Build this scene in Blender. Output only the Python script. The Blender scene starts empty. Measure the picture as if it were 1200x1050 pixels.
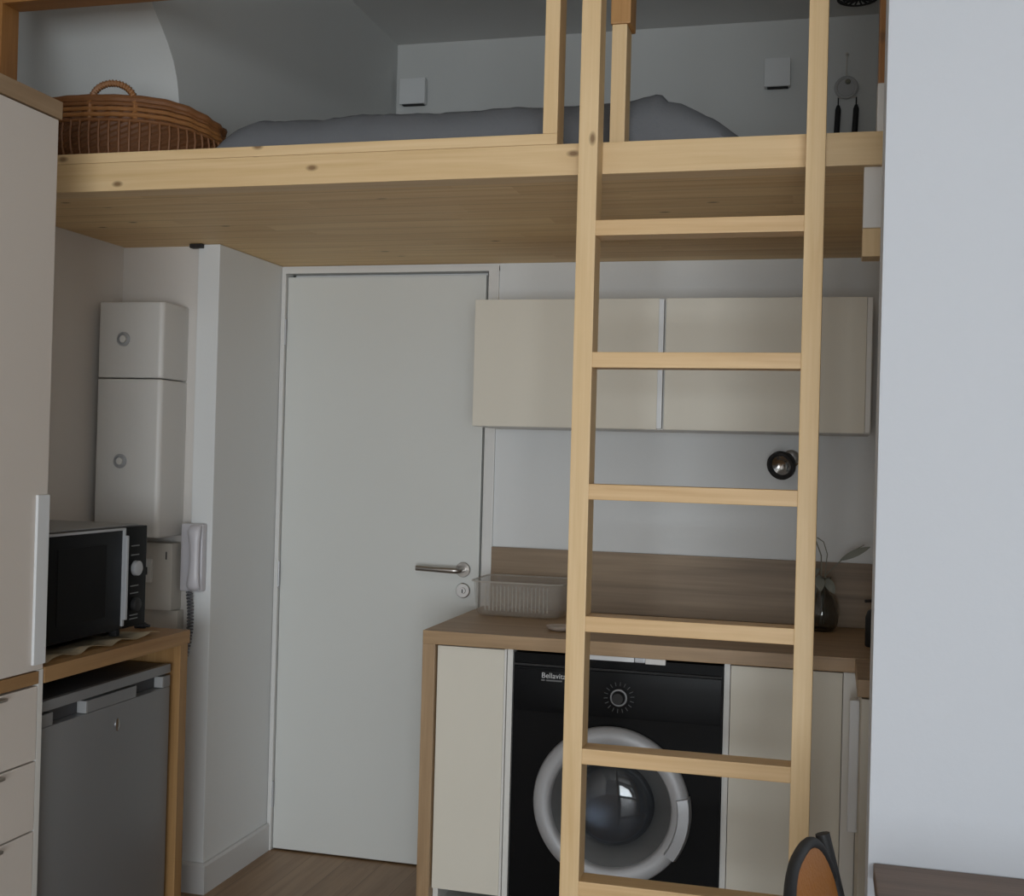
import bpy, bmesh, math, random
from mathutils import Vector, Matrix, noise
random.seed(7)
D = bpy.data
sc = bpy.context.scene
COL = sc.collection
V = Vector
OFF = {}

# ------------------------------------------------------------------ materials
def new_mat(name):
    m = D.materials.new(name); m.use_nodes = True
    nt = m.node_tree
    return m, nt, nt.nodes['Principled BSDF']

def srgb(r, g, b):
    f = lambda c: (c/255/12.92) if c/255 <= .04045 else ((c/255+.055)/1.055)**2.4
    return (f(r), f(g), f(b), 1)

def paint(name, col, rough=.6, bump=.02, var=.03, metal=0., scale=60, spec=.5, coat=0.):
    m, nt, b = new_mat(name)
    tc = nt.nodes.new('ShaderNodeTexCoord')
    n = nt.nodes.new('ShaderNodeTexNoise'); n.inputs['Scale'].default_value = scale; n.inputs['Detail'].default_value = 4
    nt.links.new(tc.outputs['Object'], n.inputs['Vector'])
    n2 = nt.nodes.new('ShaderNodeTexNoise'); n2.inputs['Scale'].default_value = 3
    nt.links.new(tc.outputs['Object'], n2.inputs['Vector'])
    r = nt.nodes.new('ShaderNodeMix'); r.data_type = 'RGBA'
    r.inputs['A'].default_value = tuple(c*(1-var) for c in col[:3])+(1,)
    r.inputs['B'].default_value = tuple(min(1, c*(1+var)) for c in col[:3])+(1,)
    nt.links.new(n2.outputs['Fac'], r.inputs['Factor'])
    nt.links.new(r.outputs['Result'], b.inputs['Base Color'])
    b.inputs['Roughness'].default_value = rough
    b.inputs['Metallic'].default_value = metal
    b.inputs['Specular IOR Level'].default_value = spec
    b.inputs['Coat Weight'].default_value = coat
    if bump:
        bp = nt.nodes.new('ShaderNodeBump'); bp.inputs['Strength'].default_value = bump; bp.inputs['Distance'].default_value = .01
        nt.links.new(n.outputs['Fac'], bp.inputs['Height']); nt.links.new(bp.outputs['Normal'], b.inputs['Normal'])
    return m

def wood(name, light, dark, axis=0, rough=.5, knots=.0, board=None, board_axis=1, scale=1., contrast=1., knot_col=(.17, .085, .03, 1), seam=.0, flat=1):
    m, nt, b = new_mat(name)
    N = nt.nodes.new; L = nt.links.new
    def math_(op, a, bb=None, c=None):
        q = N('ShaderNodeMath'); q.operation = op
        for i, x in enumerate((a, bb, c)):
            if x is None: continue
            if isinstance(x, (int, float)): q.inputs[i].default_value = x
            else: L(x, q.inputs[i])
        return q.outputs[0]
    tc = N('ShaderNodeTexCoord')
    oi = N('ShaderNodeObjectInfo')
    vec = tc.outputs['Object']
    add = N('ShaderNodeVectorMath'); add.operation = 'ADD'
    cmb = N('ShaderNodeCombineXYZ')
    rnd = math_('MULTIPLY', oi.outputs['Random'], 13.7)
    for i in range(3): L(rnd, cmb.inputs[i])
    L(vec, add.inputs[0]); L(cmb.outputs[0], add.inputs[1])
    vec2 = add.outputs[0]
    bid = None
    if board:
        sp = N('ShaderNodeSeparateXYZ'); L(vec, sp.inputs[0])
        q = math_('DIVIDE', sp.outputs[board_axis], board)
        fl = math_('FLOOR', q)
        # staggered lengths along the grain
        wn0 = N('ShaderNodeTexWhiteNoise'); wn0.noise_dimensions = '1D'; L(fl, wn0.inputs['W'])
        along = math_('ADD', math_('DIVIDE', sp.outputs[axis], board*9), math_('MULTIPLY', wn0.outputs['Value'], 5.))
        fa = math_('FLOOR', along)
        bid = math_('ADD', math_('MULTIPLY', fl, 7.31), math_('MULTIPLY', fa, 3.17))
        wn = N('ShaderNodeTexWhiteNoise'); wn.noise_dimensions = '1D'; L(bid, wn.inputs['W'])
        cm2 = N('ShaderNodeCombineXYZ'); L(wn.outputs['Value'], cm2.inputs[axis]); 
        sc_ = N('ShaderNodeVectorMath'); sc_.operation = 'SCALE'; sc_.inputs['Scale'].default_value = 9.; L(cm2.outputs[0], sc_.inputs[0])
        a3 = N('ShaderNodeVectorMath'); a3.operation = 'ADD'; L(vec2, a3.inputs[0]); L(sc_.outputs[0], a3.inputs[1]); vec2 = a3.outputs[0]
    mp = N('ShaderNodeMapping'); s = [22*scale]*3; s[axis] = 1.3*scale; mp.inputs['Scale'].default_value = s
    L(vec2, mp.inputs['Vector'])
    n1 = N('ShaderNodeTexNoise'); n1.inputs['Scale'].default_value = 1.; n1.inputs['Detail'].default_value = 3; n1.inputs['Distortion'].default_value = 1.2
    L(mp.outputs[0], n1.inputs['Vector'])
    mp2 = N('ShaderNodeMapping'); s = [160*scale]*3; s[axis] = 4*scale; mp2.inputs['Scale'].default_value = s
    L(vec2, mp2.inputs['Vector'])
    n2 = N('ShaderNodeTexNoise'); n2.inputs['Scale'].default_value = 1.; n2.inputs['Detail'].default_value = 5
    L(mp2.outputs[0], n2.inputs['Vector'])
    fac = math_('ADD', math_('MULTIPLY', n1.outputs['Fac'], .7), math_('MULTIPLY', n2.outputs['Fac'], .3))
    fac = math_('ADD', math_('MULTIPLY', math_('SUBTRACT', fac, .5), 2.6*contrast), .45)
    if bid is not None:
        fac = math_('ADD', fac, math_('MULTIPLY', math_('SUBTRACT', wn.outputs['Value'], .5), .5))
    cl = N('ShaderNodeClamp'); L(fac, cl.inputs[0])
    mx = N('ShaderNodeMix'); mx.data_type = 'RGBA'; mx.inputs['A'].default_value = light; mx.inputs['B'].default_value = dark
    L(cl.outputs[0], mx.inputs['Factor']); col = mx.outputs['Result']
    if knots:
        mk = N('ShaderNodeMapping'); s = [9.]*3; s[axis] = 4.5; s[flat] = 0.; mk.inputs['Scale'].default_value = s; L(vec2, mk.inputs['Vector'])
        vo = N('ShaderNodeTexVoronoi'); vo.voronoi_dimensions = '2D'; vo.inputs['Scale'].default_value = 1.
        spk = N('ShaderNodeSeparateXYZ'); L(mk.outputs[0], spk.inputs[0]); cbk = N('ShaderNodeCombineXYZ')
        for qi, ax_ in enumerate([a_ for a_ in range(3) if a_ != flat]): L(spk.outputs[ax_], cbk.inputs[qi])
        L(cbk.outputs[0], vo.inputs['Vector'])
        dist = vo.outputs['Distance']
        wnk = N('ShaderNodeTexWhiteNoise'); wnk.noise_dimensions = '3D'; L(vo.outputs['Position'], wnk.inputs['Vector'])
        on = math_('LESS_THAN', wnk.outputs['Value'], knots)
        mr = N('ShaderNodeMapRange'); mr.inputs['From Min'].default_value = .03; mr.inputs['From Max'].default_value = .085
        mr.inputs['To Min'].default_value = .85; mr.inputs['To Max'].default_value = 0.; L(dist, mr.inputs['Value'])
        kf = math_('MULTIPLY', mr.outputs[0], on)
        mk2 = N('ShaderNodeMix'); mk2.data_type = 'RGBA'; L(kf, mk2.inputs['Factor']); L(col, mk2.inputs['A']); mk2.inputs['B'].default_value = knot_col
        col = mk2.outputs['Result']
    if seam and board:
        fr = math_('FRACT', q)
        ed = math_('LESS_THAN', fr, seam)
        ms = N('ShaderNodeMix'); ms.data_type = 'RGBA'; L(math_('MULTIPLY', ed, .55), ms.inputs['Factor']); L(col, ms.inputs['A'])
        ms.inputs['B'].default_value = tuple(c*.35 for c in dark[:3])+(1,)
        col = ms.outputs['Result']
    L(col, b.inputs['Base Color'])
    b.inputs['Roughness'].default_value = rough
    bp = N('ShaderNodeBump'); bp.inputs['Strength'].default_value = .08; bp.inputs['Distance'].default_value = .004
    L(n2.outputs['Fac'], bp.inputs['Height']); L(bp.outputs['Normal'], b.inputs['Normal'])
    return m

def glass_mat(name, col, rough=.05, trans=1., alpha=1., ior=1.45):
    m, nt, b = new_mat(name)
    n = nt.nodes.new('ShaderNodeTexNoise'); n.inputs['Scale'].default_value = 8
    mr = nt.nodes.new('ShaderNodeMapRange'); mr.inputs['To Min'].default_value = rough*.7; mr.inputs['To Max'].default_value = rough*1.3
    nt.links.new(n.outputs['Fac'], mr.inputs['Value']); nt.links.new(mr.outputs[0], b.inputs['Roughness'])
    b.inputs['Base Color'].default_value = col
    b.inputs['Transmission Weight'].default_value = trans
    b.inputs['IOR'].default_value = ior
    b.inputs['Alpha'].default_value = alpha
    return m

M = {}
M['wall'] = paint('white_wall_paint', (.71, .725, .73, 1), .75, .05, .02)
M['wall_warm'] = paint('warm_white_wall_paint', (.66, .63, .60, 1), .75, .05, .02)
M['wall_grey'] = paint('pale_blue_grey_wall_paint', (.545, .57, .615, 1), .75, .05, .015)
M['wall_loft_dim'] = paint('shaded_loft_wall_paint', (.60, .61, .60, 1), .8, .04, .02)  # wall paint set darker to dim the loft; shade put into the colour
M['ceiling'] = paint('ceiling_paint', (.62, .62, .61, 1), .85, .03, .02)
M['trim'] = paint('white_gloss_trim', (.70, .70, .69, 1), .4, .01, .02)
M['door'] = paint('door_paint', (.675, .69, .67, 1), .5, .01, .015)
M['skirting'] = paint('skirting_paint', (.60, .60, .60, 1), .45, .01, .015)
M['cream'] = paint('cream_lacquer', (.70, .665, .58, 1), .55, .004, .015, spec=.3)
M['cream_edge'] = paint('pale_edge', (.70, .69, .66, 1), .4, .004, .015)
M['wardrobe'] = paint('wardrobe_lacquer', (.66, .605, .555, 1), .5, .004, .015, spec=.35)
M['white_handle'] = paint('white_metal_handle', (.70, .72, .74, 1), .35, .003, .01)
PL, PD = (.76, .56, .32, 1), (.62, .42, .20, 1)
for i, a in enumerate('xyz'):
    M['pine_'+a] = wood('pine_'+a, PL, PD, i, .5, .5 if i == 0 else .12, flat=1 if i != 1 else 0)
M['pine_rung'] = wood('pine_rung', (.74, .52, .28, 1), (.56, .35, .155, 1), 0, .5, .05)
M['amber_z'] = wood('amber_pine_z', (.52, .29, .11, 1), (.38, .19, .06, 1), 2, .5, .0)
M['deck'] = wood('pine_deck_boards', (.82, .60, .31, 1), (.66, .43, .19, 1), 0, .55, .11, board=.095, board_axis=1, seam=.03, flat=2)
M['orange_x'] = wood('orange_pine_x', (.40, .185, .055, 1), (.26, .11, .03, 1), 0, .45, .1)  # darker orange pine for the top rail and end posts
M['orange_z'] = wood('orange_pine_z', (.42, .195, .058, 1), (.27, .115, .03, 1), 2, .45, .1)
M['oak_x'] = wood('oak_laminate_x', (.45, .30, .165, 1), (.27, .17, .085, 1), 0, .45, .0)
M['oak_y'] = wood('oak_laminate_y', (.42, .30, .19, 1), (.29, .195, .115, 1), 1, .5, .0)
M['oak_z'] = wood('oak_laminate_z', (.44, .30, .17, 1), (.28, .175, .09, 1), 2, .45, .0)
M['oakw_y'] = wood('oak_worktop_y', (.40, .235, .10, 1), (.25, .13, .05, 1), 1, .45, .0)
M['oakw_z'] = wood('oak_worktop_z', (.36, .21, .085, 1), (.22, .115, .04, 1), 2, .45, .0)
M['splash'] = wood('walnut_backsplash', (.31, .225, .145, 1), (.17, .115, .07, 1), 0, .5, .0, scale=.5, contrast=1.4)
M['dark_oak'] = wood('table_wood', (.18, .12, .085, 1), (.115, .073, .05, 1), 0, .5, .0)
M['floor'] = wood('laminate_floor', (.34, .215, .115, 1), (.21, .12, .055, 1), 1, .4, .03, board=.13, board_axis=0, seam=.02)
M['black'] = paint('black_enamel', (.0035, .0035, .004, 1), .4, .003, .05, spec=.10)
M['black_panel'] = paint('black_panel', (.004, .0045, .0055, 1), .38, .003, .05, spec=.12)
M['black_matte'] = paint('black_matte', (.012, .012, .013, 1), .6, .01, .05)
M['rubber'] = paint('rubber', (.02, .02, .021, 1), .8, .01, .05)
M['silver'] = paint('silver_plastic', (.42, .43, .45, 1), .35, .003, .02, metal=.25)
M['porthole'] = paint('porthole_silver', (.40, .405, .42, 1), .5, .003, .02, metal=.2)
M['bowl'] = paint('porthole_funnel', (.085, .088, .09, 1), .3, .003, .03)
M['drum'] = paint('drum_steel', (.30, .31, .33, 1), .25, .01, .03, metal=.9)
M['chrome'] = paint('chrome', (.6, .6, .6, 1), .18, 0, .02, metal=1)
M['nickel'] = paint('brushed_nickel', (.42, .40, .38, 1), .32, 0, .02, metal=1)
M['fridge'] = paint('fridge_silver', (.235, .24, .25, 1), .38, .004, .02, metal=.35)
M['fridge_top'] = paint('fridge_top_grey', (.30, .305, .31, 1), .5, .004, .02)
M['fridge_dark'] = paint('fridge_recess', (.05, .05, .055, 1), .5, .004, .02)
M['white_plastic'] = paint('white_plastic', (.68, .67, .65, 1), .4, .003, .015)
M['beige_plastic'] = paint('beige_plastic', (.55, .52, .47, 1), .5, .003, .015)
M['phone'] = paint('phone_plastic', (.60, .59, .63, 1), .35, .003, .015)
M['cord'] = paint('grey_cord', (.13, .13, .14, 1), .6, .003, .05)
M['wicker'] = paint('wicker', (.17, .066, .019, 1), .55, .1, .35, scale=120)
M['wicker_dark'] = paint('wicker_dark', (.11, .042, .013, 1), .6, .1, .35, scale=120)
M['wicker_light'] = paint('wicker_light', (.25, .105, .03, 1), .5, .1, .3, scale=120)
M['bedding'] = paint('grey_bedding', (.165, .172, .185, 1), .9, .2, .12, scale=90, spec=.1)
M['glass'] = glass_mat('clear_glass', (.80, .84, .86, 1), .05)
M['dark_glass'] = glass_mat('smoked_glass', (.62, .64, .64, 1), .06)
M['tray'] = glass_mat('clear_ribbed_plastic', (.50, .46, .41, 1), .25, 0., .20, 1.4)
M['tray_rib'] = glass_mat('clear_plastic_rib', (.58, .54, .48, 1), .25, 0., .42, 1.4)
M['stem'] = paint('dried_stem', (.20, .20, .16, 1), .8, .02, .1)
M['leaf'] = paint('grey_leaf', (.22, .23, .20, 1), .7, .03, .1)
M['cloth'] = paint('cream_cloth', (.80, .71, .53, 1), .9, .15, .1, scale=150)
M['rattan'] = paint('orange_rattan', (.40, .14, .012, 1), .5, .2, .2, scale=140)
M['white_paint'] = paint('white_painted_wood', (.74, .72, .69, 1), .5, .02, .03)
M['pale'] = paint('pale_grey', (.42, .42, .42, 1), .7, .02, .03)
M['ink'] = paint('white_print', (.62, .63, .65, 1), .5, 0, .01)
M['ink_grey'] = paint('grey_print', (.16, .165, .17, 1), .5, 0, .01)
M['pinkdish'] = paint('pale_pink_ceramic', (.50, .42, .36, 1), .3, 0, .02)
m, nt, b = new_mat('porthole_glass')
b.inputs['Base Color'].default_value = (.30, .33, .37, 1); b.inputs['Transmission Weight'].default_value = .92
b.inputs['Roughness'].default_value = .03; b.inputs['IOR'].default_value = 1.5
M['portglass'] = m

# ------------------------------------------------------------------ mesh helpers
def bm_new(): return bmesh.new()

def merge(dst, src):
    me = D.meshes.new('tmp'); src.to_mesh(me); src.free()
    dst.from_mesh(me); D.meshes.remove(me)

def box(bm, x0, x1, y0, y1, z0, z1, bev=.0, seg=2, mat=None):
    t = bmesh.new()
    bmesh.ops.create_cube(t, size=1)
    for v in t.verts:
        v.co = V((x0+(v.co.x+.5)*(x1-x0), y0+(v.co.y+.5)*(y1-y0), z0+(v.co.z+.5)*(z1-z0)))
    if bev:
        bmesh.ops.bevel(t, geom=list(t.edges), offset=bev, segments=seg, profile=.7, affect='EDGES', clamp_overlap=True)
    if mat is not None: t.transform(mat)
    merge(bm, t)
    return bm

def frame_of(d):
    d = V(d).normalized()
    a = V((0, 0, 1)) if abs(d.z) < .9 else V((1, 0, 0))
    u = d.cross(a).normalized(); return u, d.cross(u).normalized()

def tube(bm, pts, rad, seg=10, closed=False, caps=True):
    pts = [V(p) for p in pts]; n = len(pts)
    if not hasattr(rad, '__len__'): rad = [rad]*n
    rings = []; pu = None
    for i in range(n):
        if closed: d = pts[(i+1) % n]-pts[i-1]
        else: d = pts[min(i+1, n-1)]-pts[max(i-1, 0)]
        d.normalize()
        if pu is None: u, w = frame_of(d)
        else:
            u = (pu-d*pu.dot(d)).normalized(); w = d.cross(u)
        pu = u
        rings.append([bm.verts.new(pts[i]+(u*math.cos(2*math.pi*k/seg)+w*math.sin(2*math.pi*k/seg))*rad[i]) for k in range(seg)])
    for i in range(n if closed else n-1):
        A, B = rings[i], rings[(i+1) % n]
        for k in range(seg):
            bm.faces.new((A[k], A[(k+1) % seg], B[(k+1) % seg], B[k]))
    if not closed and caps:
        bm.faces.new(rings[0][::-1]); bm.faces.new(rings[-1])
    return bm

def lathe(bm, prof, c, axis=(0, 0, 1), seg=40, sx=1., sy=1., capend=True):
    """prof: list of (r, h) along axis from c"""
    a = V(axis).normalized(); u, w = frame_of(a); c = V(c)
    rings = []
    for r, h in prof:
        if r < 1e-6: rings.append([bm.verts.new(c+a*h)])
        else: rings.append([bm.verts.new(c+a*h+(u*math.cos(2*math.pi*k/seg)*sx+w*math.sin(2*math.pi*k/seg)*sy)*r) for k in range(seg)])
    for A, B in zip(rings, rings[1:]):
        if len(A) == 1 and len(B) == 1: continue
        for k in range(seg):
            k2 = (k+1) % seg
            if len(A) == 1: bm.faces.new((A[0], B[k2], B[k]))
            elif len(B) == 1: bm.faces.new((A[k], A[k2], B[0]))
            else: bm.faces.new((A[k], A[k2], B[k2], B[k]))
    if capend:
        if len(rings[0]) > 1: bm.faces.new(rings[0][::-1])
        if len(rings[-1]) > 1: bm.faces.new(rings[-1])
    return bm

def prism(bm, prof, x0, x1):
    """extrude a (y,z) outline along x"""
    A = [bm.verts.new((x0, y, z)) for y, z in prof]; B = [bm.verts.new((x1, y, z)) for y, z in prof]
    n = len(prof)
    for i in range(n):
        j = (i+1) % n; bm.faces.new((A[i], A[j], B[j], B[i]))
    bm.faces.new(A[::-1]); bm.faces.new(B)
    return bm

def obj(name, bm, mat, parent=None, smooth=False, angle=40):
    bmesh.ops.recalc_face_normals(bm, faces=bm.faces)
    off = OFF[parent] if parent is not None else None
    if off is None:
        xs = [v.co for v in bm.verts]
        lo = V([min(c[i] for c in xs) for i in range(3)]); hi = V([max(c[i] for c in xs) for i in range(3)])
        off = V(((lo.x+hi.x)/2, (lo.y+hi.y)/2, lo.z)); loc = off
    else: loc = V((0, 0, 0))
    bmesh.ops.translate(bm, vec=-off, verts=bm.verts)
    me = D.meshes.new(name); bm.to_mesh(me); bm.free()
    if smooth:
        me.polygons.foreach_set('use_smooth', [True]*len(me.polygons))
        try: me.set_sharp_from_angle(angle=math.radians(angle))
        except Exception: pass
    me.materials.append(mat)
    o = D.objects.new(name, me); COL.objects.link(o)
    o.location = loc
    if parent is not None: o.parent = parent
    OFF[o] = off
    return o

def tag(o, label, cat, group=None):
    o['label'] = label; o['category'] = cat
    if group: o['group'] = group
    return o

def thing(name, label, cat, loc, group=None):
    o = D.objects.new(name, None); COL.objects.link(o); o.location = loc; o.empty_display_size = .1
    OFF[o] = V(loc); return tag(o, label, cat, group)

def struct(name, bm, mat, parent=None, **k):
    o = obj(name, bm, mat, parent, **k)
    if parent is None: o['kind'] = 'structure'
    return o

def B(*a, **k): return box(bm_new(), *a, **k)

# ------------------------------------------------------------------ key dimensions (metres; back wall at y=0, floor z=0)
LB, LT = 2.075, 2.148            # loft underside, top
BY = -1.22                       # loft front
CZ = 3.235                       # ceiling

# ------------------------------------------------------------------ the room
struct('floor', B(-.6, 4.3, -8.1, .2, -.06, 0), M['floor'])
struct('ceiling', B(-1.1, 4.3, -8.1, 1.3, CZ, CZ+.06), M['ceiling'])
bm = bm_new()
box(bm, .785, 2.60, 0, .12, 0, LB-.001); box(bm, -.02, .785, 0, .12, 2.066, LB-.001)
box(bm, -.386, -.0195, -.02, .12, 0, LB-.001)
struct('wall_back', bm, M['wall'])
struct('wall_entry_back', B(-.1, .9, .16, .20, 0, 2.07), M['wall'])
bm = bm_new()     # the left wall steps back above the loft
box(bm, -.50, -.386, -8.0, 1.2, 0, 2.149); box(bm, -.50, -.386, -8.0, -1.62, 2.149, CZ)
box(bm, -1.0, -.50, -1.70, -1.62, 2.0, CZ); box(bm, -1.08, -1.0, -1.70, 1.2, 2.0, CZ); box(bm, -1.0, -.50, -1.62, 1.2, 2.0, 2.149)
struct('wall_left', bm, M['wall_warm'])
bm = bm_new()
box(bm, -.386, -.095, -.43, -.02, 0, LB-.001)
struct('wall_niche', bm, M['wall_warm'])
struct('wall_partition', B(-.095, -.0185, -.46, 0, 0, LB-.001, bev=.004), M['wall'])
# the loft's left side: a wall that slopes forward towards the ceiling
prof = [(1.093, 2.15), (-.70, 2.15), (-.716, 2.32), (-.733, 2.45), (-.747, 2.51), (-.770, 2.560), (-.802, 2.600), (-.845, 2.642), (-.93, 2.716), (-1.15, 2.91), (-1.5, CZ), (1.093, CZ)]
struct('wall_loft_left', prism(bm_new(), prof, -.999, -.0185), M['wall_loft_dim'], smooth=True, angle=50)
struct('wall_loft_back', B(-1.0, 2.72, 1.094, 1.2, 2.15, CZ), M['wall_loft_dim'])
struct('wall_alcove_right', B(2.60, 2.72, -1.70, 1.1, 0, CZ), M['wall'])
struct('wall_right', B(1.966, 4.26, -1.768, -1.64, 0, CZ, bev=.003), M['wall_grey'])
struct('wall_side', B(4.20, 4.3, -8.0, -1.70, 0, CZ), M['wall'])
WX0, WX1, WZ0, WZ1 = 1.3, 3.9, .10, 1.90
bm = bm_new()
box(bm, -.6, WX0, -8.1, -8.0, 0, CZ); box(bm, WX1, 4.3, -8.1, -8.0, 0, CZ)
box(bm, WX0, WX1, -8.1, -8.0, 0, WZ0); box(bm, WX0, WX1, -8.1, -8.0, WZ1, CZ)
struct('wall_rear', bm, M['wall'])
bm = bm_new()
for a, b_ in ((WX0, WX0+.05), ((WX0+WX1)/2-.03, (WX0+WX1)/2+.03), (WX1-.05, WX1)): box(bm, a, b_, -8.09, -8.04, WZ0, WZ1)
for a, b_ in ((WZ0, WZ0+.05), (WZ1-.05, WZ1)): box(bm, WX0, WX1, -8.09, -8.04, a, b_)
w = struct('window_1', bm, M['trim'])
struct('window_pane', B(WX0+.05, WX1-.05, -8.068, -8.062, WZ0+.05, WZ1-.05), M['glass'], w)

# skirting: along the entry wall and round the partition end
bm = bm_new()
pr = [(0, 0), (.013, 0), (.013, .088), (.009, .097), (0, .097)]
rows = []
for d, h in pr:   # mitred round the corner of the partition end
    rows.append([bm.verts.new(c) for c in ((-.108, -.46-d, h), (-.0185+d, -.46-d, h), (-.0185+d, -.014, h))])
for A, C_ in zip(rows, rows[1:]+rows[:1]):
    for k in range(2): bm.faces.new((A[k], A[k+1], C_[k+1], C_[k]))
bm.faces.new([q[0] for q in rows]); bm.faces.new([q[2] for q in rows])
struct('baseboard_left', bm, M['skirting'])

# door
d = thing('door_1', 'white flush entrance door in a white frame under the loft', 'door', (.37, 0, 0))
d['kind'] = 'structure'
bm = bm_new()
box(bm, -.0165, -.001, -.012, .10, 0, 2.064, .002); box(bm, .749, .785, -.012, .10, 0, 2.064, .002)
box(bm, -.0165, .785, -.0125, .10, 2.047, 2.066, .002)
box(bm, -.001, .012, .046, .10, 0, 2.047); box(bm, .73, .749, .046, .10, 0, 2.047); box(bm, 0, .75, .046, .10, 2.025, 2.047)
obj('frame', bm, M['trim'], d)
leaf = obj('leaf', B(.002, .737, .002, .042, .006, 2.036, .0025), M['door'], d)
bm = bm_new()
lathe(bm, [(.0, 0), (.025, 0), (.026, -.006), (.024, -.009), (0, -.009)], (.683, .002, 1.028), (0, 1, 0), 32, capend=False)
tube(bm, [(.683, -.004, 1.028), (.683, -.045, 1.028), (.675, -.052, 1.028), (.66, -.054, 1.028), (.60, -.054, 1.029), (.531, -.053, 1.031)], [.0095, .0095, .0105, .0105, .0095, .0095], 14)
obj('door_handle', bm, M['nickel'], leaf, True)
bm = bm_new()
lathe(bm, [(.0, 0), (.025, 0), (.026, -.005), (.023, -.008), (.011, -.008), (.010, -.012), (0, -.012)], (.684, .002, .957), (0, 1, 0), 32, capend=False)
obj('keyhole_rose', bm, M['chrome'], leaf, True)
obj('keyhole', B(.6825, .6855, -.0115, -.0095, .949, .962), M['black_matte'], leaf)
for z in (.20, .98, 1.84):
    bm = bm_new(); tube(bm, [(-.0005, -.006, z-.045), (-.0005, -.006, z+.045)], .0055, 12)
    obj('hinge', bm, M['silver'], d, True)

# ------------------------------------------------------------------ loft platform
t = thing('loft_platform', 'pine loft platform with knotty boards spanning above the door and kitchen', 'loft', (.9, BY, LB))
obj('deck', B(-.385, 2.598, -1.15, 1.09, LB, LT), M['deck'], t)
obj('front_beam', B(-.385, 2.598, BY, -1.15, LB-.0005, LT, .003), M['pine_x'], t)
t = thing('beam_bracket', 'white painted bracket with a pine cleat under the right end of the loft beam', 'bracket', (2.0, -1.18, 1.878))
obj('plate', B(1.943, 2.08, -1.205, -1.155, 1.94, LB-.001, .002), M['white_paint'], t)
obj('cleat', B(1.943, 1.982, -1.20, -1.13, 1.878, 1.94, .002), M['pine_z'], t)

t = thing('guard_rail', 'wooden guard rail with posts standing on the front edge of the loft', 'railing', (.5, BY, LT))
obj('bottom_rail', B(-.38, 1.254, BY+.001, -1.15, LT+.0005, 2.174, .002), M['pine_x'], t)
obj('top_rail', B(-.262, 1.254, BY+.001, -1.15, 2.584, 2.654, .003), M['orange_x'], t)['label'] = 'darker orange top rail'
obj('post', B(1.219, 1.254, BY+.001, -1.15, 2.174, 2.5835, .003), M['pine_z'], t)
obj('post', B(-.33, -.2625, BY+.001, -1.15, 2.174, 3.2, .003), M['orange_z'], t)['label'] = 'darker orange end post'
obj('post', B(1.364, 1.400, -1.148, -1.08, LT, 2.445, .003), M['pine_z'], t)
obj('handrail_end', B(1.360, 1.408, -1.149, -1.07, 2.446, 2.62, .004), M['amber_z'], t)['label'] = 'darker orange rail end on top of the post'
t = thing('end_post', 'dark orange wooden post at the right end of the loft by the wall', 'post', (1.98, BY, LT))
obj('upright', B(1.968, 2.035, BY+.01, -1.15, 2.2545, 3.23, .003), M['orange_z'], t)
u = obj('foot_block', B(1.967, 2.05, BY+.006, -1.15, LT, 2.254, .003), M['white_paint'], t); u['label'] = 'white painted foot block'

# ------------------------------------------------------------------ ladder
t = thing('ladder', 'straight pine ladder leading up past the kitchen to the loft', 'ladder', (1.59, -1.255, 0))
obj('stile', B(1.320, 1.364, -1.288, -1.222, 0, 3.05, .003), M['pine_z'], t)
obj('stile', B(1.820, 1.861, -1.288, -1.222, 0, 3.05, .003), M['pine_z'], t)
for k in range(7):
    zt = 1.955-.2965*k
    obj('rung', B(1.3635, 1.8205, -1.2885, -1.2265, zt-.035, zt, .0025), M['pine_rung'], t)

# ------------------------------------------------------------------ bed on the loft
bm = bm_new()
nx, ny = 90, 70
X0, X1, Y0, Y1 = .232, 1.662, -1.01, .95
def bedtop(u, v):
    x = X0+(X1-X0)*u; y = Y0+(Y1-Y0)*v
    h = .180
    l = min(1, u/.13); h *= .53+.47*(1-(1-l)**3.4) if l < 1 else 1
    r = min(1, (1-u)/.17); h *= .36+.64*(1-(1-r)**1.8) if r < 1 else 1
    f = min(1, v/.05); h *= .55+.45*(1-(1-f)**2)
    g = min(1, (1-v)/.05); h *= .55+.45*(1-(1-g)**2)
    # a soft hump under the cover near the right end
    h += .018*math.exp(-((x-1.445)/.06)**2)*(1 if v < .3 else .4)
    if .35 < x < 1.43: h -= .004
    h -= .012*math.exp(-((x-1.475)/.012)**2)
    h += .008*noise.noise(V((x*6, y*5, 0)))+.005*noise.noise(V((x*18, y*14, 2.)))+.003*noise.noise(V((x*40, y*24, 4.)))
    return V((x, y, LT+max(.004, h)))
g = [[bm.verts.new(bedtop(i/nx, j/ny)) for j in range(ny+1)] for i in range(nx+1)]
for i in range(nx):
    for j in range(ny): bm.faces.new((g[i][j], g[i+1][j], g[i+1][j+1], g[i][j+1]))
bd = [g[i][0] for i in range(nx+1)]+[g[nx][j] for j in range(1, ny+1)]+[g[i][ny] for i in range(nx-1, -1, -1)]+[g[0][j] for j in range(ny-1, 0, -1)]
lo = [bm.verts.new((v.co.x, v.co.y+(.012 if v.co.y < -1.0 else 0), LT)) for v in bd]
for i in range(len(bd)):
    j = (i+1) % len(bd); bm.faces.new((bd[i], lo[i], lo[j], bd[j]))
bm.faces.new(lo)
o = obj('covered_mattress', bm, M['bedding'], None, True, 60)
tag(o, 'mattress under a rumpled grey cover lying on the loft', 'bed')

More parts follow.
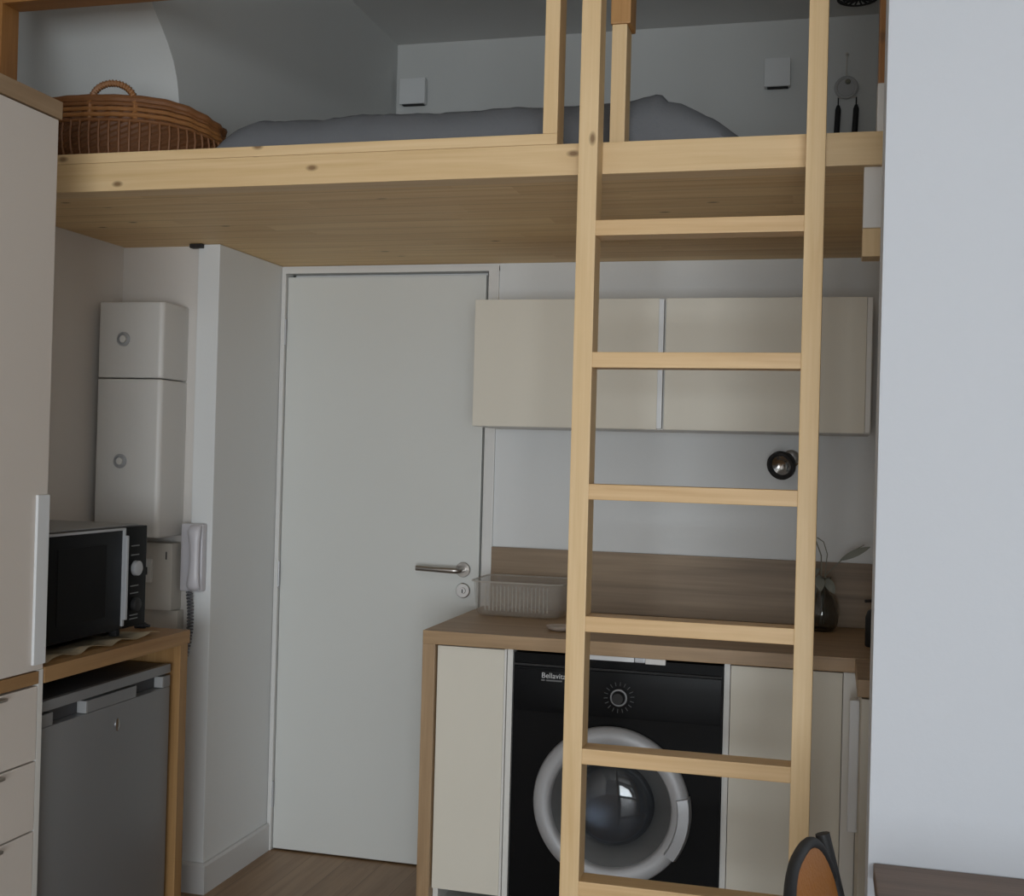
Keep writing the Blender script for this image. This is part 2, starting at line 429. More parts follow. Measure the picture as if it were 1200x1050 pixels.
# ------------------------------------------------------------------ wicker basket
bc = V((-.062, -.925, LT)); ra, rb, rot = .268, .160, math.radians(12)
def bp_(ang, k, z):
    x, y = ra*k*math.cos(ang), rb*k*math.sin(ang)
    z *= 1-.20*max(0, math.cos(ang))**4
    return bc+V((x*math.cos(rot)-y*math.sin(rot), x*math.sin(rot)+y*math.cos(rot), z))
def bprof(h): return .90+.15*math.sin(min(1, h/.17)*math.pi*.75)-.03*max(0, (h-.17)/.06)
t = thing('wicker_basket', 'brown oval wicker basket with arched handles on the left of the loft', 'basket', bc)
bm = bm_new()
H, seg = .212, 96
def shell(bm, off, z0):
    rows = 26; R = []
    for r in range(rows+1):
        h = z0+(H-z0)*r/rows; k = bprof(h)-off
        R.append([bm.verts.new(bp_(2*math.pi*s/seg, k+.012*(1 if (s+r) % 2 else -1)*(1 if off == 0 else 0), h)) for s in range(seg)])
    for A, Bq in zip(R, R[1:]):
        for s in range(seg): bm.faces.new((A[s], A[(s+1) % seg], Bq[(s+1) % seg], Bq[s]))
    return R
Ro = shell(bm, 0, .004); Ri = shell(bm, .06, .02)
for s in range(seg): bm.faces.new((Ro[-1][s], Ro[-1][(s+1) % seg], Ri[-1][(s+1) % seg], Ri[-1][s]))
bm.faces.new(Ro[0]); bm.faces.new(Ri[0])
obj('basket_body', bm, M['wicker_dark'], t)
for hh, rr, nm, mm in ((H, .011, 'rim', 'wicker'), (.168, .0065, 'weave_band', 'wicker_light'), (.152, .005, 'weave_band', 'wicker'), (.198, .006, 'weave_band', 'wicker'), (.184, .006, 'weave_band', 'wicker_light')):
    bm = bm_new()
    tube(bm, [bp_(2*math.pi*s/96, bprof(hh)+.012+.012*math.sin(s*math.pi/2), hh) for s in range(96)], rr, 8, closed=True)
    obj(nm, bm, M[mm], t, True)
bm = bm_new()
for s in range(64):
    a = 2*math.pi*(s+.3)/64
    tube(bm, [bp_(a, bprof(h)+.018, h) for h in (.006, .04, .08, .12, .15)], .0036, 6)
obj('stakes', bm, M['wicker'], t, True)
for a0 in (-math.pi/2+.05, math.pi/2+.05):
    bm = bm_new(); P = []
    for k in range(17):
        q = math.pi*k/16
        aa = a0-.235*math.cos(q)
        P.append(bp_(aa, bprof(.21)+.012, .185+.068*math.sin(q)**.8 if 0 < k < 16 else .15))
    tube(bm, P, .0080, 8)
    # wrapping cane
    W = []
    for k in range(120):
        f = k/119*16; i = min(15, int(f)); c = P[i].lerp(P[i+1], f-i); dd = (P[i+1]-P[i]).normalized(); uu, ww = frame_of(dd)
        W.append(c+(uu*math.cos(k*1.25)+ww*math.sin(k*1.25))*.0082)
    tube(bm, W, .0028, 5)
    obj('handle', bm, M['wicker_light'], t, True)

# ------------------------------------------------------------------ loft wall details
for nm, x0, x1, z0, z1, lab in (('a', .012, .130, 2.956, 3.069, 'white square wall light on the loft wall near the left corner'), ('b', 1.588, 1.692, 2.950, 3.067, 'white square wall light on the loft wall to the right of the ladder top')):
    t = thing('wall_light', lab, 'wall light', ((x0+x1)/2, 1.09, z0), 'square wall lights in the loft')
    obj('lamp_shade', B(x0, x1, 1.045, 1.082, z0, z1, .006), M['wall'], t, True)
    obj('backplate', B(x0+.02, x1-.02, 1.0825, 1.0935, z0+.02, z1-.02), M['white_plastic'], t)
    obj('shadow_strip', B(x0+.012, x1-.008, 1.050, 1.076, z0-.003, z0-.0005), M['rubber'], t)  # dark strip standing in for the shadow under the light

t = thing('wall_hanging', 'pale round wall hanging with two dark tassels on the loft wall at right', 'decoration', (1.912, 1.085, 2.6))
bm = bm_new(); tube(bm, [(1.912, 1.08, 3.075), (1.911, 1.082, 3.02), (1.912, 1.08, 2.975)], .003, 6); tube(bm, [(1.912, 1.094, 3.075), (1.912, 1.072, 3.077)], .005, 8)
obj('cord', bm, M['beige_plastic'], t)
bm = bm_new(); tube(bm, [(1.912+.040*math.cos(a*math.pi/12), 1.078, 2.94+.040*math.sin(a*math.pi/12)) for a in range(24)], .007, 8, closed=True)
lathe(bm, [(0, 0), (.036, 0), (.036, .006), (0, .006)], (1.912, 1.076, 2.94), (0, 1, 0), 32, capend=False)
obj('disc', bm, M['pale'], t, True)
bm = bm_new(); lathe(bm, [(0, -.01), (.008, -.008), (.011, 0), (0, .003)], (1.918, 1.073, 2.962), (0, 1, 0), 16, capend=False); obj('bead', bm, M['stem'], t, True)
for x in (1.882, 1.952):
    bm = bm_new(); tube(bm, [(x, 1.078, 2.90), (x, 1.078, 2.865)], .003, 6)
    tube(bm, [(x, 1.078, 2.868), (x, 1.076, 2.85), (x-.004, 1.076, 2.75), (x-.003, 1.077, 2.62)], [.006, .012, .012, .009], 10)
    obj('tassel', bm, M['black_matte'], t, True)
bm = bm_new(); tube(bm, [(1.882, 1.078, 2.90), (1.952, 1.078, 2.90)], .003, 6); tube(bm, [(1.912, 1.078, 2.94), (1.912, 1.078, 2.90)], .002, 6); obj('crossbar', bm, M['beige_plastic'], t)

bm = bm_new()
t = thing('ceiling_lamp', 'dark pierced ceiling lamp at the right end above the loft', 'ceiling lamp', (1.945, .88, 3.20))
LX, LY = 1.945, .88
lathe(bm, [(.0, 0), (.02, 0), (.02, .012), (0, .012)], (LX, LY, CZ-.0125), (0, 0, 1), 32, capend=False); obj('canopy', bm, M['black_matte'], t, True)
bm = bm_new()
for k in range(12):
    a = 2*math.pi*k/12
    tube(bm, [(LX+.015*math.cos(a), LY+.015*math.sin(a), CZ-.014), (LX+.05*math.cos(a+.2), LY+.05*math.sin(a+.2), CZ-.022), (LX+.075*math.cos(a+.5), LY+.075*math.sin(a+.5), CZ-.012)], .004, 6)
for zz, rr_ in ((.022, .05), (.012, .075)): tube(bm, [(LX+rr_*math.cos(2*math.pi*k/32), LY+rr_*math.sin(2*math.pi*k/32), CZ-zz) for k in range(32)], .0035, 6, closed=True)
obj('lamp_shade', bm, M['rubber'], t, True)

bm = bm_new(); box(bm, -.120, -.075, -.475, -.452, LB-.014, LB-.0005, .003)
o = obj('cable_clip', bm, M['black_matte']); tag(o, 'small black clip under the loft above the white partition end', 'clip')

# ------------------------------------------------------------------ wardrobe
WF, WE, WN = .10, -1.467, -2.55      # front plane, far end, near end
t = thing('wardrobe', 'tall cream wardrobe with drawers below at the left edge', 'wardrobe', (-.14, -2.0, 0))
bm = bm_new()
box(bm, -.384, WF-.001, WE-.018, WE, .0, .888, .001); box(bm, -.384, WF-.022, WE-.018, WE, .888, 2.19, .001); box(bm, -.384, WF-.022, WN, WN+.018, 0, 2.19, .001)
box(bm, -.384, -.374, WN, WE, 0, 2.19); box(bm, -.384, WF-.024, WN, WE, 0, .06)
box(bm, -.374, WF-.03, WN+.018, WE-.018, .06, .08)
obj('carcass', bm, M['cream_edge'], t)
obj('top_panel', B(-.385, WF+.004, WN-.01, WE+.006, 2.19, 2.232, .002), M['oak_y'], t)
obj('shelf', B(-.372, WF+.001, WN+.019, WE-.0185, .856, .886, .002), M['oakw_y'], t)
dm = (WN+WE)/2
for a, b_ in ((dm+.0015, WE-.003), (WN+.002, dm-.0015)):
    dr = obj('door', B(WF-.02, WF, a, b_, .889, 2.187, .002), M['wardrobe'], t)
    if b_ > dm:
        obj('handle', B(WF+.0005, WF+.008, b_-.046, b_-.002, .903, 1.30, .002), M['white_handle'], dr)
    else:
        obj('handle', B(WF+.0005, WF+.008, a+.002, a+.046, .903, 1.30, .002), M['white_handle'], dr)
zs = [.853, .676, .512, .30, .064]
for a, b_ in zip(zs, zs[1:]):
    dr = obj('drawer', B(WF-.02, WF, WN+.003, WE-.021, b_+.002, a-.002, .002), M['wardrobe'], t)
    for yc in (-1.66, -2.34):
        obj('handle_tab', B(WF+.0003, WF+.017, yc-.045, yc+.045, a-.013, a-.006, .002), M['nickel'], dr)

# ------------------------------------------------------------------ fridge nook: counter, fridge, microwave
t = thing('fridge_counter', 'brown wooden counter with end panel holding the microwave beside the wardrobe', 'counter', (-.14, -1.1, 0))
obj('worktop', B(-.384, .10, -1.462, -.79, .853, .891, .002), M['oakw_y'], t)
obj('side_panel', B(-.384, .095, -.832, -.792, 0, .853, .002), M['oakw_z'], t)

FX = .078
t = thing('fridge', 'small silver grey under-counter fridge below the microwave', 'fridge', (-.12, -1.14, 0))
fy0, fy1 = -1.44, -.856
obj('cabinet', B(-.33, FX-.05, fy0, fy1, .015, .775, .006), M['fridge'], t, True)
obj('top', B(-.335, FX-.018, fy0-.002, fy1+.002, .775, .800, .004), M['fridge_dark'], t, True)  # coloured dark: shade of the gap under the counter put into the top
obj('top_trim', B(FX-.0175, FX, fy0-.002, fy1+.002, .776, .802, .004), M['fridge'], t, True)
bm = bm_new()
# door slab with two grip recesses cut into its upper edge
xs0, xs1 = FX-.045, FX
ga, gb = (-1.395, -1.255), (-1.03, -.893)
box(bm, xs0, xs1, fy0, fy1, .05, .738, .005)
box(bm, xs0, xs1, fy0, ga[0], .7385, .770, .002); box(bm, xs0, xs1, ga[1], gb[0], .7385, .770, .002); box(bm, xs0, xs1, gb[1], fy1, .7385, .770, .002)
box(bm, xs0, xs0+.012, fy0, fy1, .7385, .770)
dr = obj('door', bm, M['fridge'], t, True)
for a, b_ in (ga, gb):
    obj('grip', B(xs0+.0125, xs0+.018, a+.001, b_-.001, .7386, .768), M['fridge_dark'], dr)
    obj('grip_end', B(xs0+.019, xs1+.001, b_-.006, b_+.003, .739, .7705, .002), M['fridge_top'], dr)
bm = bm_new(); lathe(bm, [(0, 0), (.017, 0), (.017, .002), (0, .003)], (FX, -1.118, .682), (1, 0, 0), 28, sx=.55, sy=1, capend=False)
obj('badge', bm, M['chrome'], dr, True)
for yy in (fy0+.06, fy1-.06):
    bm = bm_new(); lathe(bm, [(.02, 0), (.018, .018)], (0, yy, 0), (0, 0, 1), 16); obj('foot', bm, M['rubber'], t, True)

# cloth under the microwave
bm = bm_new(); nx, ny = 12, 60; G = []
for i in range(nx+1):
    row = []
    for j in range(ny+1):
        x = -.28+.352*i/nx; y = -1.44+.535*j/ny
        e = max(0, (i-8)/4)
        z = .8925+e*(.006+.007*noise.noise(V((y*14, x*4, 1.)))+.006*math.sin(y*45))
        x += e*.010*noise.noise(V((y*22, 0, 5.)))
        row.append(bm.verts.new((x, y, max(.8922, z))))
    G.append(row)
for i in range(nx):
    for j in range(ny): bm.faces.new((G[i][j], G[i+1][j], G[i+1][j+1], G[i][j+1]))
r = bmesh.ops.solidify(bm, geom=list(bm.faces), thickness=-.0012)
o = obj('cloth', bm, M['cloth'], None, True); tag(o, 'crumpled cream cloth under the microwave on the counter', 'cloth')

MX = .045; my0, my1 = -1.392, -.943; mz0, mz1 = .921, 1.203
t = thing('microwave', 'black microwave oven with silver edged door standing on the counter', 'microwave', (-.12, -1.17, .894))
obj('body', B(-.30, MX-.028, my0, my1, mz0, mz1, .006), M['fridge_top'], t, True)
dsp = -1.055
dr = obj('door', B(MX-.027, MX, my0, dsp, mz0+.003, mz1-.003, .004), M['black_panel'], t, True)
obj('window', B(MX+.0002, MX+.001, my0+.045, dsp-.085, mz0+.045, mz1-.045, .0), M['black'], dr)
bm = bm_new()
box(bm, MX-.004, MX+.006, my0+.002, dsp-.01, mz1-.011, mz1-.0045, .002); box(bm, MX-.004, MX+.006, dsp-.011, dsp-.0025, mz0+.012, mz1-.0045, .002)
obj('door_edge', bm, M['silver'], dr, True)
obj('handle', B(MX+.0062, MX+.017, dsp-.0135, dsp-.0045, mz0+.03, mz1-.025, .003), M['silver'], dr, True)
cp = obj('control_panel', B(MX-.027, MX-.001, dsp+.003, my1, mz0+.003, mz1-.003, .003), M['black'], t, True)
yc = (dsp+my1)/2
bm = bm_new(); lathe(bm, [(.021, 0), (.020, .012), (.014, .016), (0, .016)], (MX-.0015, yc, 1.085), (1, 0, 0), 28); obj('knob', bm, M['silver'], cp, True)
bm = bm_new(); lathe(bm, [(.019, 0), (.018, .012), (.013, .016), (0, .016)], (MX-.0015, yc, .985), (1, 0, 0), 28); obj('knob', bm, M['black_matte'], cp, True)
for z in (1.145, 1.12, 1.035, 1.015, .955, .945):
    obj('marking', B(MX-.0012, MX-.0003, yc-.022, yc+.018, z, z+.003), M['ink_grey'], cp)
for x in (-.26, -.02):
    for y in (my0+.05, my1-.05):
        bm = bm_new(); lathe(bm, [(.014, 0), (.015, .0275)], (x, y, .8938), (0, 0, 1), 14); obj('foot', bm, M['rubber'], t, True)

bm = bm_new(); tube(bm, [(-.055, -.832, .9005), (-.025, -.826, .9005)], .009, 14); tube(bm, [(-.025, -.826, .9005), (-.012, -.823, .899)], [.006, .004], 12)
o = obj('plug', bm, M['black_matte'], None, True); tag(o, 'small black plug lying on the counter behind the microwave', 'plug')

# ------------------------------------------------------------------ electrical cabinets, meter, intercom
for lab, z0, z1, kz in (('short white electrical cabinet on the niche wall, upper of the two', 1.634, 1.873, 1.755), ('tall white electrical cabinet on the niche wall, lower of the two', 1.135, 1.6305, 1.372)):
    t = thing('electrical_cabinet', lab, 'electrical cabinet', (-.24, -.43, z0), 'white electrical cabinets in the niche')
    bm = bm_new(); bq = bmesh.new()
    pl = [(-.357, -.431), (-.357, -.60), (-.142, -.60), (-.131, -.591), (-.139, -.431)]
    A = [bq.verts.new((x, y, z0)) for x, y in pl]; C_ = [bq.verts.new((x, y, z1)) for x, y in pl]
    for i in range(5): bq.faces.new((A[i], A[(i+1) % 5], C_[(i+1) % 5], C_[i]))
    bq.faces.new(A); bq.faces.new(C_)
    bmesh.ops.recalc_face_normals(bq, faces=bq.faces)
    bmesh.ops.bevel(bq, geom=list(bq.edges), offset=.006, segments=3, profile=.6, affect='EDGES')
    merge(bm, bq)
    obj('cover', bm, M['white_plastic'], t, True)
    bm = bm_new(); lathe(bm, [(.0225, 0), (.0225, -.004), (.0165, -.006), (.0160, -.001), (0, -.001)], (-.268, -.6, kz), (0, 1, 0), 28); lk = obj('lock_ring', bm, M['silver'], t, True)
    bm = bm_new(); lathe(bm, [(.0115, 0), (.0110, -.007), (0, -.008)], (-.268, -.6, kz), (0, 1, 0), 20); obj('lock', bm, M['white_plastic'], lk, True)

t = thing('meter_box', 'beige plastic meter box on the wall behind the microwave', 'meter box', (-.19, -.43, .885))
obj('case', B(-.27, -.138, -.495, -.431, .897, 1.112, .006), M['beige_plastic'], t, True)
obj('base', B(-.28, -.128, -.47, -.431, .80, .895, .004), M['beige_plastic'], t, True)
bm = bm_new(); box(bm, -.235, -.205, -.508, -.496, .985, 1.06, .003); obj('switch_cover', bm, M['white_plastic'], t, True)
obj('switch', B(-.228, -.217, -.516, -.509, 1.01, 1.035, .002), M['black_matte'], t)
obj('slot', B(-.161, -.157, -.4965, -.4955, 1.06, 1.085), M['black_matte'], t)

t = thing('intercom_handset', 'white intercom phone on the partition end above the counter', 'intercom', (-.085, -.46, .96))
obj('base', B(-.112, -.034, -.492, -.461, .962, 1.178, .010, seg=4), M['phone'], t, True)
bm = bm_new()
S = [(-.503, .968, .020), (-.515, .985, .024), (-.511, 1.02, .019), (-.508, 1.07, .017), (-.511, 1.12, .019), (-.515, 1.155, .024), (-.503, 1.174, .020)]
ring = []
for y, z, hw in S:
    ring.append([bm.verts.new((-.052+hw*math.cos(a)*.95, y+.011*math.sin(a), z)) for a in [2*math.pi*k/18 for k in range(18)]])
for A, C_ in zip(ring, ring[1:]):
    for k in range(18): bm.faces.new((A[k], A[(k+1) % 18], C_[(k+1) % 18], C_[k]))
bm.faces.new(ring[0]); bm.faces.new(ring[-1])
obj('handset', bm, M['phone'], t, True, 60)
bm = bm_new(); P = []
for k in range(150):
    f = k/149; P.append((-.078-.020*f*f+.0085*math.cos(k*1.0), -.49+.02*math.sin(f*3)+.0085*math.sin(k*1.0), .966-.25*f))
tube(bm, P, .0034, 5); obj('coiled_cord', bm, M['cord'], t, True)

# ------------------------------------------------------------------ kitchen wall cabinets
for k, (x0, x1, lab) in enumerate(((.806, 1.3995, 'cream wall cabinet left of the pair, overlapping the door frame'), (1.4005, 1.996, 'cream wall cabinet right of the pair, near the white wall'))):
    t = thing('wall_cabinet', lab, 'wall cabinet', ((x0+x1)/2, -.18, 1.508), 'cream wall cabinets above the worktop')
    obj('carcass', B(x0, x1, -.335, -.001, 1.510, 1.902, .001), M['cream_edge'], t)
    dr = obj('door', B(x0+.0015, x1-.018, -.356, -.337, 1.511, 1.903, .002), M['cream'], t)
    hm = 'white_handle' if k == 0 else 'cream_edge'
    obj('edge_handle', B(x1-.0175, x1-.0025, -.366, -.338, 1.513, 1.900, .002), M[hm], t)

# wall spotlight
t = thing('wall_spotlight', 'round black and chrome spotlight on the kitchen wall half behind the ladder', 'spotlight', (1.755, 0, 1.39))
bm = bm_new(); lathe(bm, [(.028, 0), (.028, -.010), (.02, -.014), (0, -.014)], (1.765, -.001, 1.435), (0, 1, 0), 28); obj('base', bm, M['chrome'], t, True)
bm = bm_new(); tube(bm, [(1.765, -.012, 1.435), (1.76, -.035, 1.436), (1.752, -.05, 1.425)], .006, 10); obj('arm', bm, M['black_matte'], t, True)
ax = V((-.35, -.80, -.30)).normalized(); hc = V((1.752, -.05, 1.425))
bm = bm_new(); lathe(bm, [(0, -.014), (.026, -.008), (.036, .008), (.046, .032), (.045, .046), (.036, .047), (.031, .038)], hc, ax, 36, capend=False); obj('head', bm, M['black_matte'], t, True)
bm = bm_new(); lathe(bm, [(.0312, .037), (.022, .030), (.014, .024), (0, .022)], hc, ax, 36, capend=False); obj('reflector', bm, M['chrome'], t, True)

# ------------------------------------------------------------------ kitchen base units
KX0, KF, KT, KB = .759, -.635, .9105, .872
t = thing('kitchen_worktop', 'brown oak kitchen worktop with a left end panel above the washing machine', 'worktop', (1.4, -.32, 0))
bm = bm_new(); box(bm, KX0, 2.598, KF, -.001, KB, KT, .002)
obj('slab', bm, M['oak_x'], t)
obj('end_panel', B(KX0, .797, KF+.001, -.014, 0, KB, .002), M['oak_z'], t)
t = thing('side_worktop', 'short brown worktop return at the right end by the white wall', 'worktop', (2.28, -.83, KB))
obj('slab', B(1.962, 2.598, -.955, KF-.001, .868, .9095, .002), M['oak_x'], t)
o = obj('backsplash', B(.786, 2.598, -.020, -.001, KT+.0005, 1.112, .001), M['splash']); tag(o, 'long brown wood backsplash standing on the worktop against the wall', 'backsplash')

def base_cab(lab, x0, x1, d0, d1, fill):
    t = thing('base_cabinet', lab, 'base cabinet', ((x0+x1)/2, -.3, 0), 'cream base cabinets under the worktop')
    bm = bm_new()
    box(bm, x0, x0+.016, -.600, -.02, .10, KB-.001); box(bm, x1-.016, x1, -.618, -.02, 0, KB-.001, .001)
    box(bm, x0, x1, -.58, -.02, .10, .118); box(bm, x0, x1, -.03, -.02, .10, KB-.001)
    obj('carcass', bm, M['cream_edge'], t)
    obj('door', B(d0, d1, -.6185, -.601, .166, KB-.005, .002), M['cream'], t)
    obj('edge_strip', B(fill[0], fill[1], -.624, -.601, .10, KB-.002, .002), M['cream_edge'], t)
    obj('plinth', B(x0+.001, x1-.017, -.585, -.57, 0, .0995), M['cream_edge'], t)
    return t
base_cab('narrow cream base cabinet left of the washing machine', .7985, 1.026, .8005, 1.0005, (1.002, 1.0085))
base_cab('cream base cabinet right of the washing machine', 1.6195, 1.971, 1.6385, 1.932, (1.9335, 1.971))
t = thing('corner_cabinet', 'cream side cabinet facing left with a long white handle by the white wall', 'base cabinet', (2.3, -.85, 0), 'cream base cabinets under the worktop')
obj('carcass', B(1.992, 2.595, -.945, -.626, .10, .866), M['cream_edge'], t)
dr = obj('door', B(1.972, 1.991, -.943, -.628, .112, .862, .002), M['cream'], t)
obj('handle', B(1.948, 1.9718, -.80, -.765, .50, .83, .004), M['white_handle'], dr)
obj('plinth', B(2.02, 2.595, -.94, -.626, 0, .0995), M['cream_edge'], t)

# ------------------------------------------------------------------ washing machine
wx0, wx1, wf = 1.0285, 1.6175, -.612
t = thing('washing_machine', 'black front loading washing machine with a silver round door under the worktop', 'washing machine', (1.32, -.32, 0))
pc = V((1.318, wf, .455))
# front panel with a round opening
bm = bm_new(); seg = 64
z0, z1 = .012, .862
outer = []
for k in range(seg):
    a = 2*math.pi*k/seg; c, s = math.cos(a), math.sin(a)
    sx = (wx1-pc.x if c > 0 else pc.x-wx0)/max(1e-6, abs(c)); sz = (z1-pc.z if s > 0 else pc.z-z0)/max(1e-6, abs(s))
    q = min(sx, sz); outer.append((pc.x+c*q, pc.z+s*q))
corners = [(wx0, z0), (wx1, z0), (wx1, z1), (wx0, z1)]
for cx_, cz_ in corners:
    k = min(range(seg), key=lambda i: (outer[i][0]-cx_)**2+(outer[i][1]-cz_)**2); outer[k] = (cx_, cz_)
fo = [bm.verts.new((x, wf, z)) for x, z in outer]
bo = [bm.verts.new((x, -.04, z)) for x, z in outer]
fi = [bm.verts.new((pc.x+.205*math.cos(2*math.pi*k/seg), wf, pc.z+.205*math.sin(2*math.pi*k/seg))) for k in range(seg)]
bi = [bm.verts.new((pc.x+.205*math.cos(2*math.pi*k/seg), wf+.10, pc.z+.205*math.sin(2*math.pi*k/seg))) for k in range(seg)]
for k in range(seg):
    j = (k+1) % seg
    bm.faces.new((fo[k], fo[j], fi[j], fi[k])); bm.faces.new((fo[k], bo[k], bo[j], fo[j])); bm.faces.new((fi[k], fi[j], bi[j], bi[k]))
bm.faces.new(bo); bm.faces.new(bi)
obj('body', bm, M['black'], t)
bm = bm_new(); lathe(bm, [(.150, .095), (.156, .03), (.152, .02)], pc, (0, 1, 0), 48, capend=False)
lathe(bm, [(.150, .094), (0, .098)], pc, (0, 1, 0), 48, capend=False)
for k in range(3):
    a = 2*math.pi*k/3+.5
    tube(bm, [(pc.x+.13*math.cos(a), wf+.03, pc.z+.13*math.sin(a)), (pc.x+.13*math.cos(a), wf+.09, pc.z+.13*math.sin(a))], .02, 10)
obj('drum', bm, M['drum'], t, True)
bm = bm_new(); lathe(bm, [(.2045, -.001), (.2185, -.001), (.221, -.012), (.216, -.026), (.200, -.034), (.176, -.032), (.170, -.024), (.168, -.012)], pc, (0, 1, 0), 72, capend=False)
ring_ = obj('porthole_ring', bm, M['porthole'], t, True, 60)
bm = bm_new(); lathe(bm, [(.1685, -.014), (.150, -.004), (.128, .012), (.118, .020)], pc, (0, 1, 0), 64, capend=False)
obj('funnel', bm, M['bowl'], ring_, True, 60)
bm = bm_new(); lathe(bm, [(.1175, .016), (.112, -.004), (.098, -.018), (.07, -.028), (.035, -.033), (0, -.0345)], pc, (0, 1, 0), 64, capend=False)
lathe(bm, [(.1145, .020), (.108, 0), (.094, -.013), (.067, -.023), (.035, -.028), (0, -.0295)], pc, (0, 1, 0), 64, capend=False)
obj('door_glass', bm, M['portglass'], ring_, True, 60)
# door grip on the right of the ring
bm = bm_new(); R0, R1 = .176, .226
A = []; n = 14
for k in range(n+1):
    a = math.radians(-35+47*k/n)
    A.append([bm.verts.new((pc.x+r_*math.cos(a), wf+y_, pc.z+r_*math.sin(a))) for r_, y_ in ((R0+.012, -.0355), (R0+.016, -.046), (R1-.006, -.042), (R1, -.022), (R1-.002, -.006), (R0+.02, -.01))])
for P_, Q_ in zip(A, A[1:]):
    for k in range(6): bm.faces.new((P_[k], P_[(k+1) % 6], Q_[(k+1) % 6], Q_[k]))
bm.faces.new(A[0]); bm.faces.new(A[-1])
obj('door_grip', bm, M['silver'], ring_, True, 30)
cpn = obj('control_panel', B(wx0+.003, wx1-.003, wf-.010, wf-.0002, .700, .826, .003), M['black_panel'], t, True)
obj('panel_trim', B(wx0+.003, wx1-.003, wf-.011, wf-.0002, .8275, .834, .001), M['rubber'], t)
obj('detergent_drawer', B(wx0+.012, wx0+.19, wf-.013, wf-.0105, .712, .818, .004), M['black_panel'], t, True)
kc = V((1.334, wf-.0102, .757))
bm = bm_new(); lathe(bm, [(.026, 0), (.0245, -.004), (.0175, -.005), (.0165, -.022), (.015, -.024), (0, -.024)], kc, (0, 1, 0), 40, capend=False); kn = obj('programme_knob', bm, M['black_matte'], t, True)
bm = bm_new(); tube(bm, [(kc.x+.0215*math.cos(2*math.pi*k/40), kc.y-.006, kc.z+.0215*math.sin(2*math.pi*k/40)) for k in range(40)], .0024, 6, closed=True); obj('knob_ring', bm, M['silver'], kn, True)
bm = bm_new()
for k in range(18):
    a = 2*math.pi*k/18+.1; dx, dz = math.cos(a), math.sin(a)
    tube(bm, [(kc.x+dx*.032, kc.y-.0004, kc.z+dz*.032), (kc.x+dx*.043, kc.y-.0004, kc.z+dz*.043)], .0009, 4)
obj('dial_marks', bm, M['ink_grey'], cpn)
bm = bm_new()
for k, (x0, x1) in enumerate(((1.112, 1.122), (1.126, 1.172))):
    box(bm, x0, x1, wf-.0140, wf-.0131, .7885, .7925)
obj('small_print', bm, M['ink_grey'], cpn)
cu = D.curves.new('brand_text', 'FONT'); cu.body = 'Bellavita'; cu.size = .0215; cu.extrude = .0004
co = D.objects.new('tmp_text', cu); COL.objects.link(co)
bpy.context.view_layer.update()
me = D.meshes.new_from_object(co.evaluated_get(bpy.context.evaluated_depsgraph_get()))
D.objects.remove(co)
bm = bm_new(); bm.from_mesh(me); D.meshes.remove(me)
bm.transform(Matrix.Translation((1.112, wf-.0136, .797)) @ Matrix.Rotation(math.pi/2, 4, 'X'))
obj('brand_lettering', bm, M['ink'], cpn)
for x in (wx0+.06, wx1-.06):
    bm = bm_new(); lathe(bm, [(.02, 0), (.02, .013)], (x, -.55, 0), (0, 0, 1), 16); obj('foot', bm, M['rubber'], t, True)

t = thing('white_bar', 'thin white bar tucked under the worktop above the washing machine', 'strip light', (1.31, -.61, .862))  # plain white bar under the worktop edge
obj('bar', B(1.19, 1.375, -.632, -.614, .8585, .8715, .002), M['white_handle'], t)
obj('end_block', B(1.376, 1.405, -.630, -.614, .8580, .8715, .003), M['silver'], t)
obj('end_cap', B(1.406, 1.462, -.632, -.614, .8560, .8715, .002), M['white_plastic'], t)

# ------------------------------------------------------------------ things on the worktop
ty0, ty1, tx0, tx1 = -.285, -.060, .800, 1.085
t = thing('dish_tray', 'clear ribbed plastic tray on the worktop beside the door', 'tray', ((tx0+tx1)/2, (ty0+ty1)/2, KT))
bm = bm_new(); rows = []
def rr(x0, x1, y0, y1, r, z, n=8):
    P = []
    for cx_, cy_, a0 in ((x1-r, y1-r, 0), (x0+r, y1-r, 90), (x0+r, y0+r, 180), (x1-r, y0+r, 270)):
        for k in range(n+1):
            a = math.radians(a0+90*k/n); P.append((cx_+r*math.cos(a), cy_+r*math.sin(a), z))
    return P
for e, z in ((.022, .0015), (.010, .006), (.004, .02), (.0, .06), (-.004, .108), (-.008, .112)): rows.append(rr(tx0+e, tx1-e, ty0+e, ty1-e, .04, KT+z))
for e, z in ((-.004, .112), (.002, .105), (.004, .06), (.008, .02), (.014, .009), (.024, .005)): rows.append(rr(tx0+e, tx1-e, ty0+e, ty1-e, .04, KT+z))
R = [[bm.verts.new(c) for c in row] for row in rows]
for A, C_ in zip(R, R[1:]):
    n = len(A)
    for k in range(n): bm.faces.new((A[k], A[(k+1) % n], C_[(k+1) % n], C_[k]))
bm.faces.new(R[0]); bm.faces.new(R[-1])
obj('bowl', bm, M['tray'], t, True)
bm = bm_new()
for k in range(17):
    x = tx0+.045+k*.0125
    tube(bm, [(x, ty0+.002, KT+.022), (x, ty0-.001, KT+.10)], .0021, 6)
obj('ribs', bm, M['tray_rib'], t, True)
bm = bm_new(); tube(bm, rr(tx0-.008, tx1+.008, ty0-.008, ty1+.008, .042, KT+.112), .0028, 6, closed=True); obj('rim', bm, M['tray_rib'], t, True)

bm = bm_new(); lathe(bm, [(0, 0), (.022, 0), (.034, .006), (.040, .014), (.037, .014), (.030, .008), (0, .004)], (1.128, -.475, KT+.0003), (0, 0, 1), 32, capend=False)
o = obj('small_dish', bm, M['pinkdish'], None, True); tag(o, 'small pale dish on the worktop edge behind the left ladder stile', 'dish')

